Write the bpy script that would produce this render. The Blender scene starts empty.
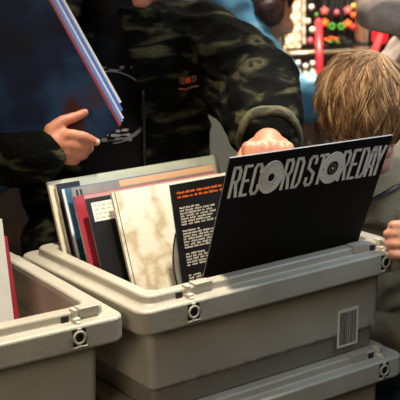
import bpy, bmesh, math, random
from mathutils import Vector, Matrix, noise
from mathutils.bvhtree import BVHTree
random.seed(7)
C = bpy.context.scene.collection
PI = math.pi
sin, cos = math.sin, math.cos

# ------------------------------------------------------------------ camera frame
Z0 = 1.121                                   # height of the upper crate's rim
YAW, PITCH, ROLL, FPX = -0.6084, 0.239, -0.0243, 1100.2
CP = Vector((-.83699, -1.366458, .567413 + Z0))
_r = Vector((cos(YAW), sin(YAW), 0))
_f = Vector((-sin(YAW)*cos(PITCH), cos(YAW)*cos(PITCH), -sin(PITCH)))
_u = _r.cross(_f)
RR = _r*cos(ROLL) + _u*sin(ROLL)
UU = -_r*sin(ROLL) + _u*cos(ROLL)
HR = _r.copy()                               # horizontal right
HF = Vector((-sin(YAW), cos(YAW), 0))        # horizontal forward
UP = Vector((0, 0, 1))
def at(px, py, d):                           # a point of the place, d in cm from the viewer
    return CP + (d/100)*(_f + (px-200)/FPX*RR - (py-200)/FPX*UU)
def on_y(px, py, y):
    dr = _f + (px-200)/FPX*RR - (py-200)/FPX*UU
    return CP + dr*((y-CP.y)/dr.y)

# ------------------------------------------------------------------ materials
def lin(c): return tuple((x/12.92 if x <= .04045 else ((x+.055)/1.055)**2.4) for x in c)
def mat(name, rgb, rough=.6, metal=0, nscale=0, namt=.12, bump=0, bscale=60, spec=.5, emit=None, sheen=0, coat=0):
    m = bpy.data.materials.new(name); m.use_nodes = True
    nt = m.node_tree; b = nt.nodes['Principled BSDF']
    col = (*lin([v/255 for v in rgb]), 1)
    b.inputs['Base Color'].default_value = col
    b.inputs['Roughness'].default_value = rough
    b.inputs['Metallic'].default_value = metal
    b.inputs['Specular IOR Level'].default_value = spec
    if sheen: b.inputs['Sheen Weight'].default_value = sheen
    if coat: b.inputs['Coat Weight'].default_value = coat; b.inputs['Coat Roughness'].default_value = .15
    if emit:
        b.inputs['Emission Color'].default_value = (*lin([v/255 for v in emit[0]]), 1); b.inputs['Emission Strength'].default_value = emit[1]
    tc = nt.nodes.new('ShaderNodeTexCoord')
    if nscale:
        n = nt.nodes.new('ShaderNodeTexNoise'); n.inputs['Scale'].default_value = nscale; n.inputs['Detail'].default_value = 6
        nt.links.new(tc.outputs['Object'], n.inputs['Vector'])
        r = nt.nodes.new('ShaderNodeValToRGB')
        r.color_ramp.elements[0].position = .3; r.color_ramp.elements[1].position = .7
        r.color_ramp.elements[0].color = (*[v*(1-namt) for v in col[:3]], 1)
        r.color_ramp.elements[1].color = (*[min(1, v*(1+namt)) for v in col[:3]], 1)
        nt.links.new(n.outputs['Fac'], r.inputs['Fac']); nt.links.new(r.outputs['Color'], b.inputs['Base Color'])
    if bump:
        n = nt.nodes.new('ShaderNodeTexNoise'); n.inputs['Scale'].default_value = bscale; n.inputs['Detail'].default_value = 4
        nt.links.new(tc.outputs['Object'], n.inputs['Vector'])
        bp = nt.nodes.new('ShaderNodeBump'); bp.inputs['Strength'].default_value = bump; bp.inputs['Distance'].default_value = .004
        nt.links.new(n.outputs['Fac'], bp.inputs['Height']); nt.links.new(bp.outputs['Normal'], b.inputs['Normal'])
    return m
def ramp_mat(name, stops, scale, rough=.7, stretch=(1, 1, 1), detail=3, bump=0, bscale=200, distort=0, sheen=0, spec=.5):
    m = mat(name, (128, 128, 128), rough, bump=bump, bscale=bscale, sheen=sheen, spec=spec); nt = m.node_tree; b = nt.nodes['Principled BSDF']
    tc = nt.nodes.new('ShaderNodeTexCoord'); mp = nt.nodes.new('ShaderNodeMapping'); mp.inputs['Scale'].default_value = stretch
    n = nt.nodes.new('ShaderNodeTexNoise'); n.inputs['Scale'].default_value = scale; n.inputs['Detail'].default_value = detail; n.inputs['Distortion'].default_value = distort
    r = nt.nodes.new('ShaderNodeValToRGB')
    while len(r.color_ramp.elements) < len(stops): r.color_ramp.elements.new(.5)
    for e, (p, c) in zip(r.color_ramp.elements, stops):
        e.position = p; e.color = (*lin([v/255 for v in c]), 1)
    nt.links.new(tc.outputs['Object'], mp.inputs['Vector']); nt.links.new(mp.outputs['Vector'], n.inputs['Vector'])
    nt.links.new(n.outputs['Fac'], r.inputs['Fac']); nt.links.new(r.outputs['Color'], b.inputs['Base Color'])
    return m

M = dict(
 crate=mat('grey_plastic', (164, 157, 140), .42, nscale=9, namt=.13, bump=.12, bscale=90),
 dark=mat('dark_recess', (22, 21, 20), .6),
 ringp=mat('pale_ring_plastic', (176, 170, 150), .4),
 latch=mat('latch_plastic', (196, 190, 170), .35),
 label=mat('label_paper', (215, 208, 190), .6), bar=mat('label_ink', (70, 62, 55), .7),
 cream=mat('cream_card', (226, 216, 188), .45, nscale=20, namt=.06),
 edge=mat('worn_card_edge', (214, 206, 182), .6, nscale=160, namt=.3),
 palegreen=mat('pale_green_card', (182, 186, 166), .4, nscale=12, namt=.1),
 darkbrown=mat('dark_brown_card', (44, 30, 24), .4, nscale=25, namt=.5),
 bluec=mat('blue_card', (60, 104, 146), .35, nscale=20, namt=.2),
 tealc=mat('teal_card', (24, 62, 74), .35, nscale=20, namt=.3),
 purple=mat('purple_blue_edge', (92, 96, 134), .5),
 greyc=mat('grey_card', (134, 130, 122), .4, nscale=40, namt=.15),
 tan=mat('tan_card', (212, 168, 128), .5, nscale=15, namt=.08),
 redc=mat('red_card', (164, 50, 62), .4, nscale=18, namt=.12), pinke=mat('pink_edge', (196, 140, 136), .5),
 blackc=mat('black_card', (22, 20, 20), .4, nscale=30, namt=.3),
 dots=mat('silvery_edge', (120, 116, 108), .5, nscale=300, namt=.8),
 white=mat('white_paper', (232, 226, 214), .5, nscale=60, namt=.06),
 orange=mat('orange_ink', (222, 104, 40), .5), ink=mat('white_ink', (196, 188, 170), .5),
 blackp=mat('matt_black_board', (13, 12, 12), .75, nscale=3, namt=.2, spec=.25), boarde=mat('board_edge', (96, 98, 102), .5),
 silver=mat('silver_ink', (246, 240, 228), .5, nscale=500, namt=.2), silverd=mat('grey_ink', (150, 143, 134), .5),
 vinyl=mat('vinyl', (30, 30, 30), .25, spec=.7),
 navy=ramp_mat('navy_cover', [(.3, (6, 9, 20)), (.46, (10, 24, 50)), (.58, (26, 52, 78)), (.68, (54, 26, 26))], 7, .5, detail=3, spec=.12),
 lblue=mat('light_blue_card', (84, 136, 206), .4), mblue=mat('mid_blue_card', (60, 110, 190), .4), whitee=mat('white_card', (228, 222, 214), .5),
 camo=ramp_mat('camouflage_fleece', [(.40, (7, 8, 7)), (.49, (13, 14, 11)), (.54, (20, 22, 16)), (.59, (50, 48, 34)), (.66, (78, 74, 54)), (.72, (16, 18, 13))], 11, .98, (1, 1, 3.0), 3, .7, 300, .5, 0, .05),
 darkfleece=mat('black_fleece', (11, 12, 14), .95, bump=.4, bscale=240, spec=.2),
 shirt=mat('charcoal_jersey', (24, 23, 23), .9, bump=.2, bscale=300, spec=.2), print=mat('shirt_print', (170, 166, 160), .8), printw=mat('shirt_print_white', (220, 216, 208), .8),
 rib=ramp_mat('ribbed_cuff', [(.4, (40, 38, 24)), (.55, (84, 78, 50))], 30, .95, (1, 1, 1), 2, .5, 250),
 skin=mat('skin', (206, 146, 116), .5, nscale=25, namt=.08, bump=.12, bscale=120),
 skinw=mat('skin_ruddy', (186, 118, 88), .5, nscale=22, namt=.12, bump=.12, bscale=120),
 lips=mat('lips', (150, 76, 66), .45), nail=mat('nail', (226, 176, 154), .3), eyew=mat('eye_white', (225, 220, 215), .2), iris=mat('iris', (40, 28, 22), .2),
 hairm=mat('black_hair', (20, 15, 12), .6, nscale=60, namt=.4),
 hairb=ramp_mat('blond_hair', [(.3, (112, 80, 46)), (.5, (168, 126, 78)), (.72, (214, 178, 124))], 60, .45, (1, 1, 1), 2),
 hairr=mat('auburn_hair', (62, 32, 22), .55, nscale=50, namt=.4, bump=.5, bscale=70),
 khaki=mat('khaki_cloth', (160, 140, 106), .9, nscale=8, namt=.1, bump=.3, bscale=150),
 bgrey=mat('blue_grey_knit', (104, 116, 134), .9, nscale=12, namt=.12, bump=.4, bscale=200),
 jeans=mat('denim', (70, 84, 104), .9, nscale=60, namt=.2),
 trousers=mat('dark_trousers', (20, 20, 22), .9), shoe=mat('shoe_leather', (30, 24, 20), .5),
 nylon=mat('light_blue_nylon', (96, 156, 182), .45, nscale=5, namt=.08, bump=.3, bscale=30),
 nylond=mat('deep_blue_nylon', (26, 54, 84), .4),
 greyj=mat('grey_wool', (176, 158, 146), .95, nscale=30, namt=.2, bump=.4, bscale=150),
 blackj=mat('black_wool', (18, 16, 16), .95),
 strap=mat('black_webbing', (18, 20, 18), .6),
 wall=mat('dark_painted_wall', (44, 34, 28), .9, nscale=3, namt=.15), floorm=mat('dark_floor', (40, 34, 30), .6, nscale=6, namt=.3), ceil=mat('ceiling_paint', (70, 66, 60), .9),
 wood=ramp_mat('dark_wood', [(.3, (38, 26, 18)), (.7, (66, 46, 32))], 6, .5, (1, 14, 1), 5),
 cab=mat('cream_laminate', (252, 230, 186), .5, nscale=6, namt=.06), cabtop=mat('pale_stone_top', (180, 162, 138), .4, nscale=14, namt=.1),
 beadw=ramp_mat('cream_knit', [(.30, (176, 146, 112)), (.42, (240, 228, 204)), (.7, (252, 246, 230))], 90, .8, (1, 1, 1), 2, .6, 150),
 chrome=mat('rail_metal', (205, 190, 165), .25, metal=.7), blackr=mat('black_ribbon', (14, 12, 12), .8),
 pink=mat('pink_felt', (196, 82, 96), .8), orangef=mat('orange_felt', (222, 96, 24), .8), greenf=mat('green_felt', (70, 146, 40), .8), yellowf=mat('yellow_felt', (206, 170, 60), .8),
 redr=mat('red_plastic', (214, 40, 50), .35), redcloth=mat('red_cloth', (170, 34, 40), .8), greenb=mat('green_label', (70, 130, 50), .5), bottle=mat('white_plastic', (232, 232, 214), .3),
 glass=mat('dark_glass', (20, 26, 20), .08), boxw=mat('box_card', (206, 196, 172), .6), brownp=mat('brown_panel', (150, 96, 72), .7),
)

def low_mottle(m):                                # mottled darkening towards the bottom of the crate walls
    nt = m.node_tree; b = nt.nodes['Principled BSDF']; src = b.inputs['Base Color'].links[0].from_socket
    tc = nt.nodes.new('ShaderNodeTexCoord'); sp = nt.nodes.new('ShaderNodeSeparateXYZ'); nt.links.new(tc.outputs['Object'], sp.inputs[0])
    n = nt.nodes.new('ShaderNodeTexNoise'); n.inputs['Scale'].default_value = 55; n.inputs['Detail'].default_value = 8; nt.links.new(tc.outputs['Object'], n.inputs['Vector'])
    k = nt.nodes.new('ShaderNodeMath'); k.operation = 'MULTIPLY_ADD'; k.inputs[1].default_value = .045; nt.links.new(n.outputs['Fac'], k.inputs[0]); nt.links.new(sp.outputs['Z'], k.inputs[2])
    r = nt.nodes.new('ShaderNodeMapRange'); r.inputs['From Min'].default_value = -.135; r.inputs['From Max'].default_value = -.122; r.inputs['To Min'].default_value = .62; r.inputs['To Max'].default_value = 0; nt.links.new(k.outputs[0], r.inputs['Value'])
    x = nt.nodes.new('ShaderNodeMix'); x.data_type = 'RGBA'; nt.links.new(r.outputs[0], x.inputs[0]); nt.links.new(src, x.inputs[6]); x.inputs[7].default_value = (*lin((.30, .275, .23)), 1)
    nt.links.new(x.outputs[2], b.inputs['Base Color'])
low_mottle(M['crate'])

# ------------------------------------------------------------------ mesh builder
class MB:
    def __init__(s): s.v = []; s.f = []; s.m = []
    def add(s, vs, fs, m=0, T=None):
        o = len(s.v); s.v += [(T @ Vector(v) if T else Vector(v)) for v in vs]
        for f in fs: s.f.append([i+o for i in f]); s.m.append(m)
        return s
    def box(s, lo, hi, m=0, T=None, sides=None):
        x0, y0, z0 = lo; x1, y1, z1 = hi
        vs = [(x0,y0,z0),(x1,y0,z0),(x1,y1,z0),(x0,y1,z0),(x0,y0,z1),(x1,y0,z1),(x1,y1,z1),(x0,y1,z1)]
        fs = [(0,1,5,4),(2,3,7,6),(1,2,6,5),(3,0,4,7),(4,5,6,7),(3,2,1,0)]
        s.add(vs, fs[:2], m, T)
        o = len(s.v)-8
        for f in fs[2:]: s.f.append([i+o for i in f]); s.m.append(m if sides is None else sides)
        return s
    def prism(s, pts, y0, y1, m=0, T=None):      # polygon in xz, extruded along y
        n = len(pts)
        vs = [(x, y0, z) for x, z in pts]+[(x, y1, z) for x, z in pts]
        fs = [tuple(range(n)), tuple(range(2*n-1, n-1, -1))]+[(i, n+i, n+(i+1) % n, (i+1) % n) for i in range(n)]
        return s.add(vs, fs, m, T)
    def ellipse(s, cx, cz, rx, rz, y0, y1, m=0, n=28, T=None):
        return s.prism([(cx+rx*cos(2*PI*k/n), cz+rz*sin(2*PI*k/n)) for k in range(n)], y0, y1, m, T)
    def ring(s, cx, cz, rx, rz, t, y0, y1, m=0, a0=0, a1=2*PI, n=32, T=None):
        full = abs(a1-a0-2*PI) < 1e-6; vs = []; fs = []
        N = n if full else n+1
        for k in range(N):
            a = a0+(a1-a0)*k/n
            for rr_, y in ((0, y0), (-t, y0), (-t, y1), (0, y1)):
                vs.append((cx+(rx+rr_)*cos(a), y, cz+(rz+rr_)*sin(a)))
        for k in range(n):
            a, b = 4*k, 4*((k+1) % N)
            for j in range(4): fs.append((a+j, a+(j+1) % 4, b+(j+1) % 4, b+j))
        if not full: fs += [(0, 1, 2, 3), (4*n+3, 4*n+2, 4*n+1, 4*n)]
        return s.add(vs, fs, m, T)
    def loft(s, rings, m=0, cap0=True, cap1=True):
        n = len(rings[0]); vs = [p for r in rings for p in r]; fs = []
        for j in range(len(rings)-1):
            for i in range(n): fs.append((j*n+i, j*n+(i+1) % n, (j+1)*n+(i+1) % n, (j+1)*n+i))
        if cap0: fs.append(tuple(range(n-1, -1, -1)))
        if cap1: fs.append(tuple((len(rings)-1)*n+i for i in range(n)))
        return s.add(vs, fs, m)
    def tube(s, pts, rad, m=0, n=8, flat=1):
        pts = [Vector(p) for p in pts]; rad = rad if isinstance(rad, (list, tuple)) else [rad]*len(pts)
        rings = []; ref = None
        for i, p in enumerate(pts):
            t = (pts[min(i+1, len(pts)-1)]-pts[max(i-1, 0)])
            t = t.normalized() if t.length > 1e-9 else UP
            if ref is None: ref = Vector((0, 0, 1)) if abs(t.z) < .9 else Vector((1, 0, 0))
            a = t.cross(ref).normalized(); b = t.cross(a).normalized(); ref = -b if False else ref
            rings.append([p+(a*cos(2*PI*k/n)+b*sin(2*PI*k/n)*flat)*rad[i] for k in range(n)])
        return s.loft(rings, m)
    def lathe(s, c, prof, m=0, n=20):
        c = Vector(c)
        return s.loft([[c+Vector((r*cos(2*PI*k/n), r*sin(2*PI*k/n), z)) for k in range(n)] for r, z in prof], m)
    def ell(s, c, rad, B=None, m=0, n=20, k=12):
        c = Vector(c); B = B or Matrix.Identity(3); vs = [c+B@Vector((0, 0, -rad[2]))]; fs = []
        for j in range(1, k):
            t = -PI/2+PI*j/k
            for i in range(n): vs.append(c+B@Vector((rad[0]*cos(t)*cos(2*PI*i/n), rad[1]*cos(t)*sin(2*PI*i/n), rad[2]*sin(t))))
        vs.append(c+B@Vector((0, 0, rad[2])))
        for i in range(n): fs.append((0, 1+(i+1) % n, 1+i))
        for j in range(k-2):
            for i in range(n): fs.append((1+j*n+i, 1+j*n+(i+1) % n, 1+(j+1)*n+(i+1) % n, 1+(j+1)*n+i))
        L = len(vs)-1
        for i in range(n): fs.append((L, 1+(k-2)*n+i, 1+(k-2)*n+(i+1) % n))
        return s.add(vs, fs, m)
    def cap(s, p0, p1, r0, r1, m=0, n=16):       # tapered capsule
        p0, p1 = Vector(p0), Vector(p1); t = (p1-p0)
        if t.length < 1e-6: return s.ell(p0, (r0,)*3)
        t.normalize(); ref = Vector((0, 0, 1)) if abs(t.z) < .9 else Vector((1, 0, 0))
        a = t.cross(ref).normalized(); b = t.cross(a)
        rings = []
        for j in range(6):
            w = -PI/2+PI/2*(j+.15)/5.15; rings.append([p0+t*(r0*sin(w))+(a*cos(2*PI*k/n)+b*sin(2*PI*k/n))*r0*cos(w) for k in range(n)])
        for j in range(6):
            w = PI/2*j/5.15; rings.append([p1+t*(r1*sin(w))+(a*cos(2*PI*k/n)+b*sin(2*PI*k/n))*r1*cos(w) for k in range(n)])
        return s.loft(rings, m)
    def chain(s, pts, m=0):                      # pts: (point, radius)
        for (p, r), (q, t) in zip(pts, pts[1:]): s.cap(p, q, r, t, m)
        return s
    def build(s, name, mats, parent=None, smooth=False, recalc=True):
        me = bpy.data.meshes.new(name); me.from_pydata([tuple(v) for v in s.v], [], s.f)
        for m in (mats if isinstance(mats, (list, tuple)) else [mats]): me.materials.append(m)
        me.polygons.foreach_set('material_index', s.m)
        if recalc:
            b = bmesh.new(); b.from_mesh(me); bmesh.ops.recalc_face_normals(b, faces=b.faces); b.to_mesh(me); b.free()
        if smooth: me.polygons.foreach_set('use_smooth', [True]*len(me.polygons))
        me.update()
        o = bpy.data.objects.new(name, me); C.objects.link(o)
        if parent is not None:
            o.parent = parent
        return o

def wchild(o, parent):                           # parent while keeping world placement
    o.parent = parent; o.matrix_parent_inverse = parent.matrix_basis.inverted(); return o
def empty(name, loc=(0, 0, 0), rot=(0, 0, 0)):
    o = bpy.data.objects.new(name, None); C.objects.link(o); o.location = loc; o.rotation_euler = rot; return o
def tag(o, label=None, cat=None, group=None, kind=None):
    if label: o['label'] = label
    if cat: o['category'] = cat
    if group: o['group'] = group
    if kind: o['kind'] = kind
    return o
def copy_tree(o, parent=None, skip=()):
    c = o.copy(); C.objects.link(c); c.parent = parent
    for ch in list(o.children):
        if ch.name.split('.')[0] not in skip: copy_tree(ch, c, skip)
    return c

def blob(mb, name, m, voxel=.005, parent=None, smooth=2, disp=None, cut=None, thick=0):
    """fuse the overlapping volumes of mb into one continuous skin"""
    o = mb.build(name, m)
    md = o.modifiers.new('r', 'REMESH'); md.mode = 'VOXEL'; md.voxel_size = voxel; md.use_smooth_shade = True
    bpy.context.view_layer.update()
    dg = bpy.context.evaluated_depsgraph_get()
    me = bpy.data.meshes.new_from_object(o.evaluated_get(dg)); o.modifiers.clear()
    old = o.data; o.data = me; bpy.data.meshes.remove(old)
    b = bmesh.new(); b.from_mesh(me)
    for _ in range(smooth): bmesh.ops.smooth_vert(b, verts=b.verts, factor=.5, use_axis_x=True, use_axis_y=True, use_axis_z=True)
    b.normal_update()
    if disp:
        for v, d in [(v, v.normal*disp(v.co)) for v in b.verts]: v.co += d
    if cut:
        bmesh.ops.delete(b, geom=[f for f in b.faces if cut(f.calc_center_median(), f.normal)], context='FACES')
    if thick:
        b.normal_update()
        bmesh.ops.solidify(b, geom=b.faces[:], thickness=thick)
    b.to_mesh(me); b.free()
    me.materials.clear()
    for q in (m if isinstance(m, (list, tuple)) else [m]): me.materials.append(q)
    me.polygons.foreach_set('use_smooth', [True]*len(me.polygons)); me.update()
    if parent is not None: wchild(o, parent)
    return o
def folds(amp, s=9, st=(1, 1, 1), seed=0.):
    def f(p):
        q = Vector((p.x*s*st[0]+seed, p.y*s*st[1], p.z*s*st[2]))
        w = noise.noise_vector(q*.6)*.8
        return amp*(1-2.2*abs(noise.noise(q+w)))+amp*.35*noise.noise(q*3.1)
    return f
def decal(mb2, name, m, target, origin, ax, up, dirn, parent, off=.0015):
    """a flat print (x, -, z of mb2) laid on the surface of target"""
    me = target.data; T = target.matrix_world
    bvh = BVHTree.FromPolygons([T@v.co for v in me.vertices], [p.vertices[:] for p in me.polygons])
    out = MB(); out.f = mb2.f; out.m = mb2.m
    for v in mb2.v:
        p = Vector(origin)+Vector(ax)*v.x+Vector(up)*v.z
        h = bvh.ray_cast(p-Vector(dirn)*.4, Vector(dirn))
        q = h[0] if h[0] is not None else p
        out.v.append(q-Vector(dirn)*(off+v.y))
    o = out.build(name, m, recalc=False); return wchild(o, parent)

# ------------------------------------------------------------------ the room
RZ = YAW
def roomT(): return Matrix.Translation((CP.x, CP.y, 0)) @ Matrix.Rotation(RZ, 4, 'Z')
def struct(name, lo, hi, m):
    o = MB().box(lo, hi, 0, roomT()).build(name, m); return tag(o, kind='structure')
struct('floor', (-3.2, -1.6, -.1), (3.2, 6.0, 0), M['floorm'])
struct('ceiling', (-3.2, -1.6, 3.1), (3.2, 6.0, 3.2), M['ceil'])
struct('wall_back', (-3.2, 6.0, -.1), (3.2, 6.1, 3.2), M['wall'])
struct('wall_left', (-3.3, -1.6, -.1), (-3.2, 6.1, 3.2), M['wall'])
struct('wall_right', (3.2, -1.6, -.1), (3.3, 6.1, 3.2), M['wall'])
struct('wall_front', (-3.3, -1.7, -.1), (3.3, -1.6, 3.2), M['wall'])
struct('baseboard_back', (-3.2, 5.98, 0), (3.2, 6.0, .12), M['wood'])

# ------------------------------------------------------------------ table
PITCHZ = .208; BOT = .193
TT = Z0-PITCHZ-BOT                                 # table top height
t = empty('display_table', (-.06, .21, 0)); tag(t, 'dark wooden table that carries both stacks of grey crates', 'table')
MB().box((-.74, -.27, TT-.03), (.66, .25, TT)).build('tabletop', M['wood'], t)
for sx in (-.69, .61):
    for sy in (-.22, .20): MB().box((sx-.025, sy-.025, 0), (sx+.025, sy+.025, TT-.03)).build('leg', M['wood'], t)
MB().box((-.68, -.21, TT-.11), (.60, -.19, TT-.03)).box((-.68, .17, TT-.11), (.60, .19, TT-.03)).build('apron', M['wood'], t)

# ------------------------------------------------------------------ crates
CW, CD = .575, .425
def rr(ins, z, rad, n=6):
    x0, y0, x1, y1 = ins, ins, CW-ins, CD-ins; out = []
    for cx, cy, a in ((x1-rad, y0+rad, -PI/2), (x1-rad, y1-rad, 0), (x0+rad, y1-rad, PI/2), (x0+rad, y0+rad, PI)):
        for k in range(n+1):
            w = a+PI/2*k/n; out.append(Vector((cx+rad*cos(w), cy+rad*sin(w), z)))
    return out
def make_crate(clips=(.097, CW-.056), bosses=(.116, CW-.046-.07)):
    root = empty('plastic_crate')
    b = MB()
    prof = [(.0455, -.193, .010), (.0445, -.190, .012), (.0435, -.157, .012), (.0370, -.149, .013), (.037, -.147, .013), (.0335, -.044, .013), (.030, -.041, .016),
            (.004, -.041, .022), (.0015, -.039, .024), (0, -.036, .024), (0, -.004, .024), (.0012, -.0012, .024), (.004, 0, .022), (.020, 0, .02), (.0225, .002, .02), (.0235, .012, .02), (.0255, .015, .019),
            (.0455, .015, .020), (.048, .0125, .020), (.0495, .005, .020), (.0505, -.052, .020), (.0535, -.055, .02), (.055, -.178, .02), (.057, -.182, .02)]
    b.loft([rr(i, z, r) for i, z, r in prof])
    # stiffening ribs under the flange and a low boss beside each clip
    for x in (.19, .30, .41): b.box((x-.0015, .012, -.041), (x+.0015, .034, -.030))
    for x0 in bosses: b.box((x0, .0205, .004), (x0+.034, .040, .0185))
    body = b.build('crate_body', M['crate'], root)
    bv = body.modifiers.new('b', 'BEVEL'); bv.width = .0014; bv.segments = 2; bv.limit_method = 'ANGLE'; bv.angle_limit = .6
    for x in clips:
        l = MB(); l.box((x-.001, .012, 0), (x+.010, .026, .007)).box((x+.001, .018, .004), (x+.008, .034, .0195)).box((x, .006, -.001), (x+.008, .012, .003))
        lo = l.build('latch', M['latch'], root); q = lo.modifiers.new('b', 'BEVEL'); q.width = .0015; q.segments = 2
        MB().box((x-.018, .0215, .0005), (x-.006, .0255, .011)).build('latch_slot', M['dark'], root)
        e = MB().box((x-.011, -.0008, -.032), (x+.011, .001, -.004)).build('emblem', M['dark'], root)
        rg = MB().ring(x, -.018, .011, .011, .0036, -.0030, .0005).box((x-.012, -.002, -.035), (x+.012, .001, -.0315))
        rg.box((x-.0035, -.002, -.0075), (x+.0035, .001, -.003)).box((x-.0035, -.002, -.033), (x+.0035, .001, -.0285))
        rg.build('emblem_ring', M['ringp'], e, True)
    return root
G = 'grey plastic stacking crates'
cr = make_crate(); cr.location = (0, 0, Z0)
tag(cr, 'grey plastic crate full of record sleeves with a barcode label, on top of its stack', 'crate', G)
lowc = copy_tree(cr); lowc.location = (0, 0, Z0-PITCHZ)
tag(lowc, 'shadowed grey plastic crate underneath the crate with the barcode label', 'crate', G)
LC = Matrix.Translation((-.020, .010, 0)) @ Matrix.Rotation(math.radians(-2.5), 4, 'Z')
lp_ = LC @ Vector((-CW, 0, 0))
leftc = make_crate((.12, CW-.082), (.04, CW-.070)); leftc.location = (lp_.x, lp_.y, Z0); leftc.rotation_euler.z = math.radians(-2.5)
tag(leftc, 'nearly empty grey plastic crate at the left edge of the photo', 'crate', G)
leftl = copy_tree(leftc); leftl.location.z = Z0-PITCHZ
tag(leftl, 'grey plastic crate below the nearly empty left crate', 'crate', G)
# the mirrored clip of the left crates sits near their right corner
lb = MB(); a = on_y(338, 311, .0355); bq = on_y(358, 343, .0355)
x0, x1, z1, z0 = a.x, bq.x, a.z-Z0, bq.z-Z0
T = Matrix.Translation((0, .0358, 0)) @ Matrix.Rotation(-.034, 4, 'X')
def ly(z): return .0335+(-.044-z)*.034
lbl = MB(); T = Matrix(((1, 0, 0, 0), (0, 1, -.034, .0335-.044*.034), (0, 0, 1, 0), (0, 0, 0, 1)))
lbl.box((x0, -.0009, z0), (x1, .0003, z1), 0, T).build('barcode_label', M['label'], cr)
bars = MB(); xx = x0+.005
while xx < x1-.005:
    w = random.choice((.0010, .0016, .0024)); bars.box((xx, -.0013, z0+.005), (xx+w, -.0008, z1-.006), 0, T); xx += w+random.choice((.0012, .0018))
ob = [o for o in cr.children if o.name.startswith('barcode_label')][0]
bars.build('barcode', M['bar'], ob)

# ------------------------------------------------------------------ records
GS = 'record sleeves standing in the barcode crate'
S = .315
def sleeve(name, x, y, z, lean, mats, patches=(), th=.0035, extra=None):
    """local x along the width, z up the cover, front at y=0"""
    b = MB(); b.box((0, 0, 0), (S, th, S), 0, None, 1)
    for (a0, c0, a1, c1, mi) in patches: b.box((a0, -.0004, c0), (a1, .0002, c1), mi)
    if extra: extra(b)
    o = b.build(name, mats); o.location = (x/100, y/100, Z0+z/100); o.rotation_euler = (-lean, 0, 0)
    return o
FZ = -18.1
A_ = sleeve('record_sleeve', 5.9, 29.7, -16.6, .36, [M['palegreen'], M['edge'], M['cream']], [(.001, 0, .032, .314, 2)], .006)
tag(A_, 'worn cream and pale green record sleeve, rearmost in the barcode crate', 'record sleeve', GS)
A2 = sleeve('record_sleeve', 13.2, 30.4, -16.8, .36, [M['palegreen'], M['edge']], (), .004)
tag(A2, 'pale sleeve pushed right behind the rearmost cream sleeve', 'record sleeve', GS)
B_ = sleeve('record_sleeve', 6.84, 28.5, -16.9, .36, [M['palegreen'], M['edge'], M['darkbrown'], M['blackc']], [(.001, 0, .034, .296, 2), (.001, .296, .05, .314, 3)], .005)
tag(B_, 'pale green record sleeve with a dark brown left strip, second from the back', 'record sleeve', GS)
C_ = sleeve('record_sleeve', 6.86, 26, -17.35, .37, [M['bluec'], M['purple'], M['tealc'], M['white'], M['palegreen']], [(.001, 0, .006, .314, 3), (.006, 0, .2, .22, 2), (.075, .30, .314, .311, 4)], .004)
tag(C_, 'blue and teal record sleeve with a white left edge', 'record sleeve', GS)
D_ = sleeve('record_sleeve', 7.84, 24, -16.96, .37, [M['greyc'], M['edge'], M['tan'], M['blackc']], [(.10, .302, .314, .314, 2), (.008, .298, .012, .31, 3), (.016, .298, .02, .31, 3)], .004)
tag(D_, 'grey record sleeve with tan top behind the red sleeve', 'record sleeve', GS)
E_ = sleeve('record_sleeve', 6.7, 20.8, -17.8, .375, [M['redc'], M['pinke'], M['pinke']], [(.02, .296, .314, .314, 2)], .005)
tag(E_, 'plain red record sleeve with pink worn edges', 'record sleeve', GS)
F_ = sleeve('record_sleeve', 7.65, 18.3, -17.9, .375, [M['blackc'], M['dots']], (), .004)
tag(F_, 'black record sleeve with a white sticker in its top left corner', 'record sleeve', GS)
st = MB().box((.008, -.0009, .272), (.066, -.0003, .3065)).build('sticker', M['white'], F_); st['label'] = 'white paper sticker with faint grey lines'
sl = MB()
for k in range(4):
    z = .300-k*.0075; u = .012
    while u < .060:
        w = random.uniform(.004, .012); sl.box((u, -.0012, z-.0006), (min(u+w, .062), -.0008, z+.0006)); u += w+.004
sl.build('sticker_writing', M['greyc'], st)
gm = ramp_mat('blotched_cream_cover', [(.48, (234, 226, 206)), (.54, (216, 202, 172)), (.58, (196, 178, 144)), (.66, (228, 218, 194))], 15, .4, (1, 1, 1), 4)
G_ = sleeve('record_sleeve', 11.6, 16.4, -17.1, .36, [gm, M['cream'], M['darkbrown']], [(.0055, 0, .0068, .314, 2)], .006)
tag(G_, 'cream record sleeve with faded brown blotches', 'record sleeve', GS)
def text_rows(b):
    def words(u0, u1, z, h, mi):
        u = u0
        while u < u1-.004:
            w = min(random.uniform(.006, .018), u1-u)
            k = u
            while k < u+w-.001:                   # broken, unreadable letters
                g = random.uniform(.0016, .003); hh = h*random.uniform(.65, 1.05)
                b.box((k, -.0006, z-h/2), (k+g, .0001, z-h/2+hh), mi); k += g+.0007
            u += w+.0032
    for z in (.299, .2915): words(.012, .150, z, .0042, 2)
    for z0, n in ((.272, 7), (.231, 7), (.190, 5), (.152, 7), (.110, 6), (.07, 6)):
        for k in range(n): words(.013, .013+random.uniform(.066, .084)*(1 if k else .5), z0-k*.0049, .0033, 3)
H_ = sleeve('record_sleeve', 19.1, 13.8, -17, .2, [M['blackc'], M['blackc'], M['orange'], M['ink']], (), .003, text_rows)
tag(H_, 'black record sleeve printed with orange lines and white paragraphs', 'record sleeve', GS)
v = MB(); n = 64
v.lathe((0, 0, 0), [(.003, 0), (.150, 0), (.1505, .001), (.150, .002), (.003, .002)], 0, 64)
for r in (.146, .138, .128, .118, .105): v.lathe((0, 0, 0), [(r, -.0002), (r+.0012, -.0002), (r+.0012, .0001), (r, .0001)], 1, 64)
vo = v.build('vinyl_record', [M['vinyl'], M['greyc']], None, True)
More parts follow.
